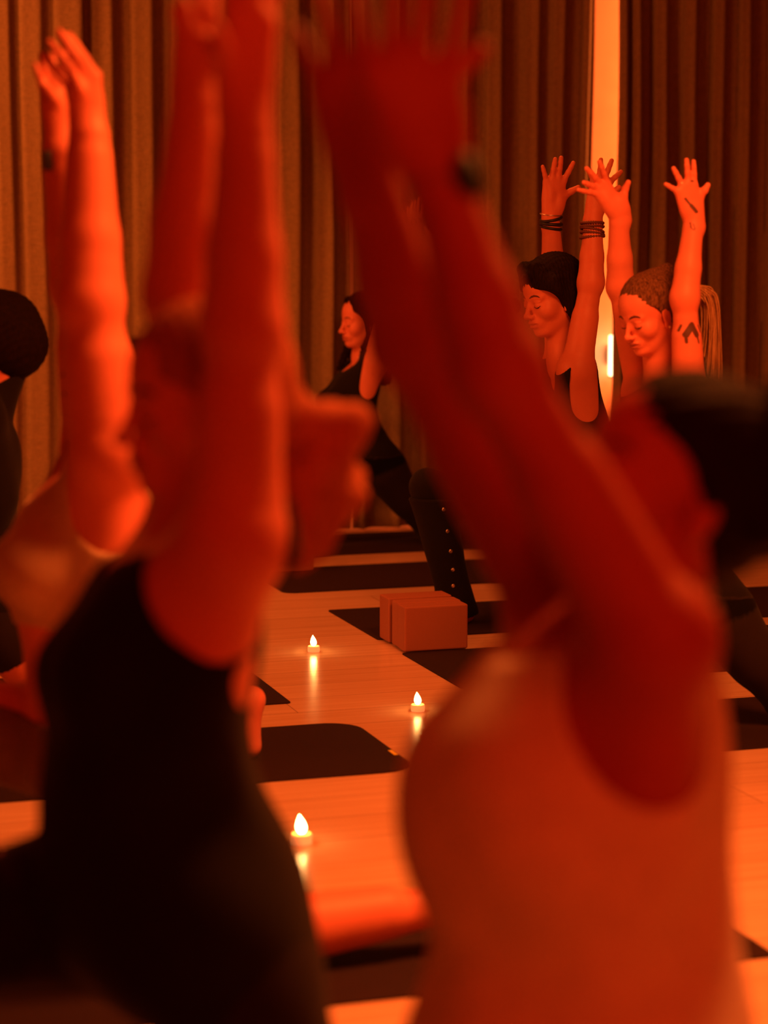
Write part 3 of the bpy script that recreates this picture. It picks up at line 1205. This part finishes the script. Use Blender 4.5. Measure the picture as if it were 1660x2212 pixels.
# ---- the woman in the black top at the left
def build_black():
    j = dict(pel=(415, 1985, 0), che=(345, 1440, 0), nek=(425, 1165, .02), head=(436, 862, .02),
             ns=(505, 1165, -.135), ne=(524, 715, -.13), nw=(530, 285, -.12),
             fs=(430, 1110, .14), fe=(392, 640, .13), fw=(420, 232, .12))
    hn = dict(off=-.12, f=[(492, 150, 470, 62, -.03), (500, 30, 490, -110, .02), (528, 22, 525, -130, .02), (556, 30, 562, -115, .02), (578, 55, 596, -60, .02)], s=1.05)
    hf = dict(off=.12, f=[(455, 150, 478, 60, -.03), (448, 92, 462, -40, .02), (428, 82, 428, -58, .02), (408, 88, 396, 0, .0), (392, 110, 378, 18, .0)], s=1.0)
    p = Person(2.64, j, 'person in a black tank top with auburn ponytail, large at the left, arms up', M['skin_b'], m=1.03,
               headf=nrm(-U - V * .12 - Z * .06), headu=nrm(Z - U * .03), hs=.99, fm=1.08, bust=1.1, fine=.0045, coarse=.007, hands=(hn, hf), legs=dict(thigh=.50, kz=.52))
    ch, pe = p.ch, p.pe
    ex = Ops()
    ex.ell(lerp(p.P['pel'], p.P['che'], .40) + pe.x * .040, pe.ax, (.118, .130, .22), .06)
    ex.ell(pe.p(.015, 0, .03), pe.ax, (.140, .160, .13), .06)
    tank(p, M['black_cloth'], wrinkle(.005, .004, 26, 14), scoop=(.075, .085, .080), arm=.078, armlow=.0, hem=-.09, extra=ex, strap_up=.02,
         xcuts=[('e', onv(468, 1235, 2.64 - .14), (U, V, Z), (.085, .10, .100), .01, None, None, False, False)])
    leggings(p, M['soft_black'], top=.03)
    h = p.hd
    H = cap_hair(h, .016, .015)
    # ponytail falling behind, in loose locks
    r0 = h.p(-.105, 0, -.030)
    H.ell(r0, h.ax, (.036, .040, .040), .02)
    for i in range(24):
        s1, s2, s3 = (random.uniform(-1, 1) for _ in range(3))
        a = h.p(-.10, .02 * s1, -.036 + .010 * s2)
        b = h.p(-.165 - .028 * s2, .035 * s1, -.056 + .014 * s3)
        c = h.p(-.160 + .034 * s2, .045 * s1, -.120 + .02 * s3)
        d = h.p(-.115 + .028 * s3, .05 * s1, -.195 - .02 * s2)
        H.cone(a, b, .018, .020, .01); H.cone(b, c, .020, .018, .01); H.cone(c, d, .018, .010, .01)
    for z0 in (-.040, -.058, -.080):
        H.cone(h.p(-.16, .01, z0), h.p(-.205 - random.uniform(0, .012), .0, z0 - .004), .013, .005, .01)
    cut = ('c', h.p(.085, .10, -.045), h.p(.085, -.10, -.045), .078 * h.s, .078 * h.s, .01, None, False)
    cut2 = ('e', h.p(.012, 0, -.10), h.ax, (.07, .12, .075), .01, None, None, False, False)
    p.hair(H, M['hair_red'], step=.005, wave=.002, freq=420.0, flow=-h.z, cuts=(cut, cut2), label='auburn hair in a loose ponytail')
    p.face()
    p.done()


# ---- the woman in the beige bra behind her
def build_bra():
    j = dict(pel=(205, 1640, 0), che=(186, 1215, 0), nek=(235, 985, .03), head=(282, 866, .06),
             ns=(238, 975, -.125), ne=(196, 655, -.11), nw=(192, 296, -.07),
             fs=(215, 955, .13), fe=(178, 620, .12), fw=(135, 330, .08))
    hn = dict(off=-.07, f=[(180, 222, 160, 165, -.02), (206, 165, 150, 78, .02), (192, 172, 128, 70, .02), (176, 182, 108, 92, .02), (160, 200, 92, 118, .03)], s=1.0)
    hf = dict(off=.08, f=[(132, 240, 100, 190, -.03), (128, 205, 140, 110, .02), (118, 208, 112, 120, .02), (108, 215, 92, 128, .02), (104, 228, 76, 140, .0)], s=.95)
    p = Person(4.03, j, 'person in a beige sports bra, hands together overhead, black watch on the wrist', M['skin_b'], m=1.08,
               headf=nrm(-U + Z * .25), headu=nrm(Z + U * .25), fm=1.28, bust=1.15, armm=1.18, fine=.004, coarse=.007, hands=(hn, hf),
               legs=dict(kz=.50, thigh=.43, back_near=True, tuck=True, az=.10))
    ch = p.ch
    reg = [(ch.p(0, 0, -.125), -ch.z), (p.P['nek'] + ch.z * .0, ch.z)]
    P = p.P
    cuts = []
    for k in ('n', 'f'):
        q = 1 if k == 'n' else -1
        S, E = P[k + 's'], P[k + 'e']
        cuts.append(('c', S - ch.z * .10 + ch.y * q * .03 - ch.x * .02, S + nrm(E - S) * .2 + ch.y * q * .02, .080, .085, .01, None, False))
    cuts.append(('e', P['nek'] + ch.x * .075, ch.ax, (.11, .065, .135), .01, None, None, False, False))
    cuts.append(('e', onv(278, 1050, 4.03 - .14), (U, V, Z), (.105, .10, .120), .01, None, None, False, False))
    garment('sports_bra', p.g, M['beige'], p.ob, reg, .005, None, cuts)
    leggings(p, M['taupe'], 'shorts', top=.05, short=.72)
    h = p.hd
    H = cap_hair(h, .010, .0)
    cut = ('c', h.p(.075, .10, -.04), h.p(.075, -.10, -.04), .075, .075, .01, None, False)
    cut2 = ('e', h.p(.0, 0, -.10), h.ax, (.07, .12, .07), .01, None, None, False, False)
    p.hair(H, M['hair_dark'], step=.006, cuts=(cut, cut2))
    p.face()
    w = onv(134, 349, 4.03 + .08)
    w = w + (lerp(p.P['fw'], p.P['fe'], .05) - w) * 0
    ax = p.P['fw'] - p.P['fe']
    wc = lerp(p.P['fw'], p.P['fe'], .06)
    p.ring('watch_strap', wc, ax, .029, .007, M['leather'])
    v, f = box_data(0, 0, 0, .036, .036, .014, .004)
    wf = mesh_obj('watch', v, f, M['leather'], p.ob)
    wf.location = wc - V * .022 - U * .024
    wf.rotation_euler = (math.radians(90), 0, .5)
    p.done()


# ---- the one at the left edge, mostly outside the frame
def build_edge():
    j = dict(pel=(-50, 1285, 0), che=(-52, 1030, 0), nek=(-25, 880, .02), head=(-12, 738, .02),
             ns=(-48, 905, -.13), ne=(-92, 690, -.15), nw=(-115, 480, -.10),
             fs=(-45, 880, .14), fe=(-90, 660, .14), fw=(-110, 470, .10))
    hn = dict(off=-.10, f=[(-75, 430, -50, 400, -.02), (-90, 405, -95, 335, .02), (-103, 403, -110, 328, .02), (-115, 408, -125, 340, .02), (-127, 415, -142, 365, .02)])
    hf = dict(off=.10, f=[(-95, 425, -75, 395, -.02), (-108, 400, -110, 330, .02), (-120, 398, -125, 325, .02), (-132, 403, -140, 335, .02), (-142, 412, -156, 360, .02)])
    j['aa'] = uvz(1.375, 5.60, .145)
    j['ak'] = uvz(1.03, 5.60, .065)
    p = Person(5.64, j, 'person with dark hair and black top cut off by the left edge of the photo', M['skin_b'], m=1.02,
               headf=nrm(-U + V * .1 - Z * .15), headu=nrm(Z - U * .15), bust=1.0, fine=.0045, coarse=.007, hands=(hn, hf),
               legs=dict(kz=.50, back_near=True, tuck=True))
    tank(p, M['black_cloth'], .006, arm=.055, hem=-.02, scoop=(.06, .06, .06))
    leggings(p, M['soft_black'], 'shorts', top=.03, short=.25)
    h = p.hd
    H = cap_hair(h, .018, .02)
    H.ell(h.p(-.035, 0, -.015), h.ax, (.088, .090, .092), .03)
    cut = ('c', h.p(.095, .12, -.045), h.p(.095, -.12, -.045), .080, .080, .01, None, False)
    cut2 = ('e', h.p(.055, 0, -.10), h.ax, (.05, .12, .06), .01, None, None, False, False)
    p.hair(H, M['hair_dark'], step=.0045, cuts=(cut, cut2))
    p.face()
    p.done()


# ---- the woman with the dark bob and bracelets
def build_bob():
    v0 = 6.57
    j = dict(pel=(1288, 1150, 0), che=(1242, 945, 0), nek=(1222, 795, .02), head=(1193, 640, .02),
             ns=(1246, 800, -.125), ne=(1277, 612, -.12), nw=(1283, 462, -.10),
             fs=(1212, 790, .14), fe=(1198, 622, .15), fw=(1190, 470, .12))
    hf = dict(off=.12, away=1, s=.98, curl=-.004, f=[(1219, 423, 1250, 405, -.01), (1218, 390, 1239, 352, -.015), (1206, 385, 1213, 341, -.015), (1192, 386, 1200, 344, -.01), (1181, 394, 1173, 360, -.01)])
    hn = dict(off=-.10, s=.98, curl=.004, f=[(1312, 425, 1338, 405, -.02), (1318, 393, 1342, 371, .01), (1306, 386, 1322, 347, .01), (1295, 386, 1299, 345, .01), (1284, 393, 1270, 364, .01)])
    j['bk'] = onv(1125, 1175, v0 + .28)
    j['ba'] = np.append(onv(1205, 1400, v0 + .22)[:2], .092)
    p = Person(v0, j, 'person with a short dark bob and stacked bracelets on both raised wrists, head bowed', M['skin_a'], m=1.0,
               headf=nrm(-U - V * .20 - Z * .24), headu=nrm(Z - U * .22), hs=1.0, fm=1.0, bust=1.0, armm=.86, fine=.0024, coarse=.006, hands=(hn, hf),
               legs=dict(kz=.47, back_near=True))
    tank(p, M['black_cloth'], .004, scoop=(.07, .075, .050), arm=.062, armlow=.045, hem=-.06)
    leggings(p, M['soft_black'], top=.04)
    h = p.hd
    H = Ops()
    H.ell(h.p(-.020, 0, .040), h.ax, (.108, .090, .098), .02)
    H.ell(h.p(-.060, 0, -.025), h.ax, (.068, .076, .085), .03)
    for q in (1, -1):
        H.cone(h.p(.060, .030 * q, .105), h.p(.040, .076 * q, .030), .022, .020, .02)
        H.cone(h.p(.030, .078 * q, .050), h.p(-.010, .082 * q, -.050), .022, .016, .02)
        H.cone(h.p(-.030, .076 * q, .000), h.p(-.040, .068 * q, -.110), .032, .022, .02)
    H.cone(h.p(.060, -.03, .100), h.p(.085, .02, .082), .020, .016, .015)
    H.cone(h.p(.045, .0, .105), h.p(.104, .030, .085), .018, .010, .015)
    H.cone(h.p(-.070, .04, -.04), h.p(-.072, .035, -.12), .035, .020, .02)
    H.cone(h.p(-.070, -.04, -.04), h.p(-.072, -.035, -.12), .035, .020, .02)
    cut = ('c', h.p(.100, .12, -.052), h.p(.100, -.12, -.052), .094, .094, .01, None, False)
    cut2 = ('e', h.p(.055, 0, -.105), h.ax, (.072, .12, .072), .01, None, None, False, False)
    p.hair(H, M['hair_dark'], step=.003, wave=.0014, freq=520.0, cuts=(cut, cut2), flow=-h.z + .2 * h.x, label='short dark bob')
    p.face()
    axf = p.P['fw'] - p.P['fe']
    for i, (yy, r, R) in enumerate(((460, .0018, .036), (470, .0050, .034), (480, .0058, .034), (489, .0050, .0335))):
        c = onv(1191, yy + 3, v0 + .123)
        p.ring('bracelet', c, axf, R, r, M['leather'] if i else M['metal'], tilt=U * random.uniform(-.06, .06), label=None if i else 'thin silver bracelet')
    axn = p.P['nw'] - p.P['ne']
    for i in range(5):
        c = onv(1280, 482 + i * 7.5, v0 - .104)
        p.ring('bead_bracelet', c, axn, .0350 + .0006 * i, .0050, M['bead'], n=56, tilt=U * random.uniform(-.04, .04), beads=True)
    p.done()
    return p


# ---- the woman with the blonde ponytail
def build_blonde():
    v0 = 5.58
    j = dict(pel=(1505, 1290, 0), che=(1450, 1020, 0), nek=(1435, 850, .02), head=(1400, 676, .0),
             ns=(1490, 850, -.13), ne=(1480, 645, -.14), nw=(1500, 474, -.12),
             fs=(1388, 850, .15), fe=(1341, 620, .15), fw=(1337, 462, .12))
    hn = dict(off=-.12, s=.92, curl=.003, f=[(1512, 424, 1530, 400, -.01), (1500, 399, 1499, 349, .0), (1487, 397, 1484, 346, .0), (1475, 402, 1456, 364, .0), (1466, 414, 1439, 398, .0)])
    hf = dict(off=.12, away=1, s=.95, curl=-.004, f=[(1347, 424, 1358, 394, -.01), (1312, 396, 1296, 350, -.02), (1300, 400, 1268, 364, -.02), (1294, 408, 1262, 394, -.02), (1292, 420, 1250, 410, -.02)])
    p = Person(v0, j, 'person with a high blonde ponytail, tattooed left arm raised, face turned down to the left', M['skin_b'], m=.93, armm=.86,
               headf=nrm(-U - V * .36 - Z * .40), headu=nrm(Z - U * .30 - V * .08), hs=.88, fm=1.0, bust=1.0, fine=.0024, coarse=.006, hands=(hn, hf),
               legs=dict(kz=.47, back_near=True))
    tank(p, M['black_cloth'], .004, scoop=(.07, .095, .085), arm=.062, armlow=.045, hem=-.06)
    leggings(p, M['soft_black'], top=.04)
    # tattoos: a bar along the back of the hand, a drop below the wrist, a mark on a finger, wings above the elbow
    o = -.14
    p.ink([(1483, 429, 1494, 444, .0032, o), (1494, 444, 1504, 457, .0052, o), (1492, 481, 1492, 492, .0016, o), (1497, 484, 1499, 494, .0014, o),
           (1493, 494, 1498, 497, .0014, o), (1497, 391, 1502, 391, .0022, o),
           (1484, 702, 1472, 722, .0088, o), (1484, 702, 1494, 722, .0080, o), (1471, 722, 1473, 738, .0042, o), (1494, 722, 1499, 739, .0028, o),
           (1484, 699, 1484, 706, .0060, o), (1465, 702, 1461, 714, .0024, o), (1500, 702, 1505, 716, .0024, o), (1451, 706, 1453, 709, .0018, o)])
    h = p.hd
    H = Ops()
    H.ell(h.p(-.016, 0, .036), h.ax, h.r(.100, .080, .090), .02)
    H.ell(h.p(-.045, 0, -.005), h.ax, h.r(.066, .070, .068), .03)
    H.cone(h.p(-.07, 0, .08), h.p(-.115, 0, .085), .034, .026, .02)
    tie = h.p(-.12, 0, .085)
    H.ell(tie, h.ax, (.026, .026, .026), .01)
    cut = ('c', h.p(.082, .12, -.030), h.p(.082, -.12, -.030), .080 * h.s, .080 * h.s, .01, None, False)
    cut2 = ('e', h.p(.025, 0, -.105), h.ax, (.075, .12, .085), .01, None, None, False, False)
    p.hair(H, M['hair_root'], step=.0028, wave=.0010, freq=520.0, cuts=(cut, cut2), flow=h.x, label='dark blonde hair pulled back')
    # ponytail of separate locks behind the raised arm
    parts = []
    for i in range(260):
        a, b, c = random.gauss(0, 1), random.gauss(0, 1), random.gauss(0, 1)
        p0 = tie + U * .004 * a + V * .006 * b + Z * .01 * c
        p1 = onv(1512 + 8 * a, 628 + 4 * c, v0 + .03 + .012 * b)
        p2 = onv(1533 + 7 * a, 655 + 9 * c, v0 + .03 + .016 * b)
        p3 = onv(1536 + 8 * a, 735 + 8 * c, v0 + .03 + .020 * b)
        p4 = onv(1528 + 12 * a, 830 + 16 * c, v0 + .03 + .022 * b)
        pts = []
        ctl = [p0, p1, p2, p3, p4]
        for s_ in range(4):
            A, B = ctl[s_], ctl[s_ + 1]
            Pm = ctl[max(s_ - 1, 0)]; Pn = ctl[min(s_ + 2, 4)]
            for t in (0, .25, .5, .75):
                pts.append(.5 * ((2 * A) + (B - Pm) * t + (2 * Pm - 5 * A + 4 * B - Pn) * t * t + (3 * A - Pm - 3 * B + Pn) * t ** 3))
        pts.append(p4)
        parts.append(tube_data(pts, [.0024 * (1 - .6 * k / 16) for k in range(17)], 4))
    v, f = merge(parts)
    mesh_obj('ponytail', v, f, M['hair_blonde'], p.ob)['label'] = 'blonde ponytail'
    p.face()
    e = p.g.hit(h.p(-.002, .12, -.046), -h.y, .1)
    v, f = lathe([(.0005, -.004), (.003, -.003), (.004, 0), (.003, .003), (.0005, .004)], 12)
    ea = mesh_obj('earring', v, f, M['pearl'], p.ob)
    ea.location = e - V * .003
    p.ring('finger_ring', p.hand['n'][3][0] + (p.hand['n'][3][1] - p.hand['n'][3][0]) * .18, p.hand['n'][3][1] - p.hand['n'][3][0], .0092, .0016, M['metal'], n=20, squash=1.0)
    p.done()
    return p


# ---- the woman with long dark hair near the curtains
def build_long():
    v0 = 9.32
    j = dict(pel=(800, 992, 0), che=(758, 868, 0), nek=(787, 775, .02), head=(783, 692, .0),
             ns=(812, 782, -.13), ne=(852, 640, -.13), nw=(893, 520, -.10),
             fs=(790, 775, .14), fe=(830, 640, .15), fw=(880, 520, .18))
    hn = dict(off=-.10, s=.95, curl=.004, f=[(877, 489, 869, 468, -.01), (887, 466, 893, 436, .0), (895, 463, 900, 434, .0), (903, 465, 909, 427, .0), (911, 473, 916, 442, .0)])
    hf = dict(off=.18, away=1, s=.9, curl=-.004, f=[(893, 490, 905, 468, -.01), (890, 475, 900, 450, .0), (885, 472, 890, 445, .0), (880, 475, 882, 450, .0), (876, 482, 872, 460, .0)])
    p = Person(v0, j, 'person with long dark hair and low cut black top, farthest back, seen in profile', M['skin_b'], m=.95,
               headf=nrm(-U - V * .10 - Z * .08), headu=nrm(Z - U * .05), hs=.98, fm=1.05, bust=1.35, fine=.0028, coarse=.006, hands=(hn, hf),
               legs=dict(kz=.44, back_near=True))
    tank(p, M['black_cloth'], .004, scoop=(.085, .105, .075), arm=.070, armlow=.055, hem=-.06)
    leggings(p, M['soft_black'], top=.04)
    o = -.10
    ring_pts = [(892 + 6.5 * math.cos(a), 481 + 6.5 * math.sin(a)) for a in np.linspace(0, 6.28, 9)]
    segs = [(ring_pts[i][0], ring_pts[i][1], ring_pts[i + 1][0], ring_pts[i + 1][1], .0022, o) for i in range(8)]
    p.ink(segs + [(905, 473, 912, 474, .0028, o), (908, 474, 909, 480, .0025, o), (886, 491, 898, 494, .0018, o)])
    h = p.hd
    H = Ops()
    H.ell(h.p(-.020, 0, .038), h.ax, (.100, .084, .092), .02)
    H.ell(h.p(-.050, 0, -.025), h.ax, (.066, .076, .090), .03)
    for q in (1, -1):
        H.cone(h.p(.040, .050 * q, .09), h.p(.02, .078 * q, .0), .018, .020, .02)
        H.cone(h.p(.02, .078 * q, .0), h.p(.025, .088 * q, -.10), .022, .022, .02)
        H.cone(h.p(.025, .088 * q, -.10), h.p(.03 if q > 0 else .085, .10 * q, -.21), .024, .014, .02)
    H.cone(h.p(-.07, 0, -.02), h.p(-.085, 0, -.26), .062, .040, .03)
    cut = ('c', h.p(.100, .12, -.036), h.p(.100, -.14, -.036), .088, .088, .01, None, False)
    cut2 = ('e', h.p(.040, 0, -.11), h.ax, (.062, .066, .080), .01, None, None, False, False)
    p.hair(H, M['hair_dark'], step=.0035, wave=.003, cuts=(cut, cut2), flow=-h.z, label='long dark hair')
    p.face()
    nk = [p.g.hit(lerp(p.P['nek'], p.P['che'], .0) + p.ch.x * .16 + p.ch.y * y + p.ch.z * (-.035 - .0 + abs(y) * .9 - .02), -p.ch.x, .22) for y in np.linspace(-.055, .055, 9)]
    v, f = tube_data(nk, .0012, 6)
    mesh_obj('necklace', v, f, M['metal'], p.ob)
    p.done()


# ---- the one hidden behind the raised cream-top arms: flared trousers with snaps
def build_snap():
    v0 = 7.43
    j = dict(pel=(1122, 1090, 0), che=(1070, 915, 0), nek=(1052, 805, .02), head=(1035, 700, .02),
             ns=(1060, 815, -.12), ne=(1000, 680, -.12), nw=(955, 565, -.10),
             fs=(1048, 805, .14), fe=(985, 670, .13), fw=(960, 560, .10))
    hn = dict(off=-.10, s=.9, f=[(945, 545, 958, 530, -.01), (936, 530, 920, 492, .02), (943, 528, 932, 486, .02), (951, 528, 944, 488, .02), (958, 532, 957, 500, .02)])
    hf = dict(off=.10, s=.9, away=1, f=[(955, 542, 968, 528, -.01), (946, 528, 935, 492, .02), (953, 526, 945, 488, .02), (961, 527, 957, 490, .02), (967, 532, 968, 505, .02)])
    j['bk'] = onv(925, 1052, v0 - .10)
    j['ba'] = np.append(onv(985, 1262, v0 - .10)[:2], .092)
    ak = uvz(0, 0, 0)
    p = Person(v0, j, 'person almost hidden behind the nearest arms, black flared trousers with snaps down the side', M['skin_b'], m=.97,
               headf=nrm(-U), headu=Z, fine=.0045, coarse=.006, hands=(hn, hf), legs=dict(back_near=False, thigh=.43, shin=.42))
    tank(p, M['black_cloth'], .004, scoop=(.07, .085, .075), arm=.062, armlow=.03, hem=-.06)
    P = p.P
    ex = Ops()
    d = nrm(P['ba'] - P['bk'])
    for k, r in ((.15, .070), (.5, .066), (.8, .072), (1.0, .082)):
        pass
    ex.cone(lerp(P['bk'], P['ba'], .0), lerp(P['bk'], P['ba'], 1.10), .060, .054, .05)
    ex.cone(lerp(P['ak'], P['aa'], .1), lerp(P['ak'], P['aa'], .90) + Z * .01, .058, .050, .03)
    reg = [(p.pe.p(0, 0, .04), nrm(p.pe.z - p.pe.x * .36))]
    cuts = []
    for n in ('a', 'b'):
        A = P[n + 'a']
        dd = nrm(A - P[n + 'k'])
        e = A + dd * (.075 if n == 'b' else .02)
        cuts.append(('c', e + dd * .11, e + dd * .30, .13, .20, .01, None, False))
    fl = garment('flared_trousers', p.g, M['black_cloth'], p.ob, reg, .004, ex, cuts)
    from mathutils.bvhtree import BVHTree
    bv = BVHTree.FromObject(fl, bpy.context.evaluated_depsgraph_get())
    for (x, y) in ((944, 1095), (953, 1142), (960, 1185), (966, 1225), (967, 1260)):
        q = onv(x, y, v0 - .10)
        hit, nn, _, _ = bv.ray_cast(Vector(q - V * .4), Vector(V))
        if hit is None: continue
        v, f = lathe([(.0030, 0), (.0066, .0), (.0066, .0015), (.0046, .0030), (.0030, .0022)], 16)
        sn = mesh_obj('snap', v, f, M['metal'], fl)
        sn.location = hit
        sn.rotation_euler = nn.to_track_quat('Z', 'Y').to_euler()
    h = p.hd
    H = cap_hair(h, .012, .01)
    H.ell(h.p(-.12, 0, .06), h.ax, (.035, .035, .035), .02)
    cut = ('c', h.p(.085, .10, -.045), h.p(.085, -.10, -.045), .078, .078, .01, None, False)
    cut2 = ('e', h.p(.015, 0, -.10), h.ax, (.065, .12, .065), .01, None, None, False, False)
    p.hair(H, M['hair_dark'], step=.006, cuts=(cut, cut2))
    p.done()


import time as _t
_t0 = _t.time()
for fn in (build_cream, build_black, build_bra, build_edge, build_bob, build_blonde, build_long, build_snap):
    _t1 = _t.time()
    fn()
    print('built', fn.__name__, round(_t.time() - _t1, 1))


# ------------------------------------------------------------------ light
def area(name, pos, target, sx, sy, power, col, spread=180):
    l = bpy.data.lights.new(name, 'AREA')
    l.shape = 'RECTANGLE'
    l.size, l.size_y = sx, sy
    l.energy = power
    l.color = col
    l.spread = math.radians(spread)
    o = bpy.data.objects.new(name, l)
    C.objects.link(o)
    o.location = pos
    o.rotation_euler = Vector(np.asarray(target) - np.asarray(pos)).to_track_quat('-Z', 'Y').to_euler()
    return o


ORG = (1.0, .19, .030)
RED = (1.0, .042, .007)
area('ceiling_light_middle', uvz(2.2, 3.3, 2.97), uvz(2.2, 3.5, 0), .9, .9, 165, ORG, 150)
area('left_wall_light', uvz(-1.9, 5.6, 2.3), uvz(3.2, 9.6, 1.2), 1.2, .8, 46, ORG, 110)
area('ceiling_light_left', uvz(.1, 9.0, 2.97), uvz(.5, 9.6, 1.8), .5, .3, 34, ORG, 130)
area('ceiling_light_right', uvz(2.6, 7.4, 2.97), uvz(2.6, 7.4, 0), .8, .8, 14, ORG, 120)
area('red_light_front', uvz(1.0, -1.2, 2.6), uvz(1.0, 3.0, 1.0), 2.5, 1.2, 40, RED)
area('curtain_strip_light', uvz(5.0, 10.03, 1.5), uvz(4.2, 10.25, 1.5), .08, 2.7, 60, (1, .20, .04))

w = bpy.data.worlds.new('room_dark')
bpy.context.scene.world = w
w.use_nodes = True
w.node_tree.nodes['Background'].inputs[0].default_value = (.35, .02, .004, 1)
w.node_tree.nodes['Background'].inputs[1].default_value = .02

# ------------------------------------------------------------------ camera
cd = bpy.data.cameras.new('camera')
cam = bpy.data.objects.new('camera', cd)
C.objects.link(cam)
cam.location = (0, 0, CAMH)
cam.rotation_euler = (math.pi / 2 - PHI, 0, 0)
cd.sensor_fit = 'HORIZONTAL'
cd.sensor_width = 24.0
cd.lens = 24.0 * FPX / 1660.0
cd.clip_end = 60
cd.dof.use_dof = True
cd.dof.focus_distance = 7.0
cd.dof.aperture_fstop = 1.9
bpy.context.scene.camera = cam

sc = bpy.context.scene
sc.view_settings.view_transform = 'Standard'
sc.view_settings.look = 'None'
sc.view_settings.gamma = 1.0
sc.view_settings.use_curve_mapping = False
sc.view_settings.exposure = 0.0
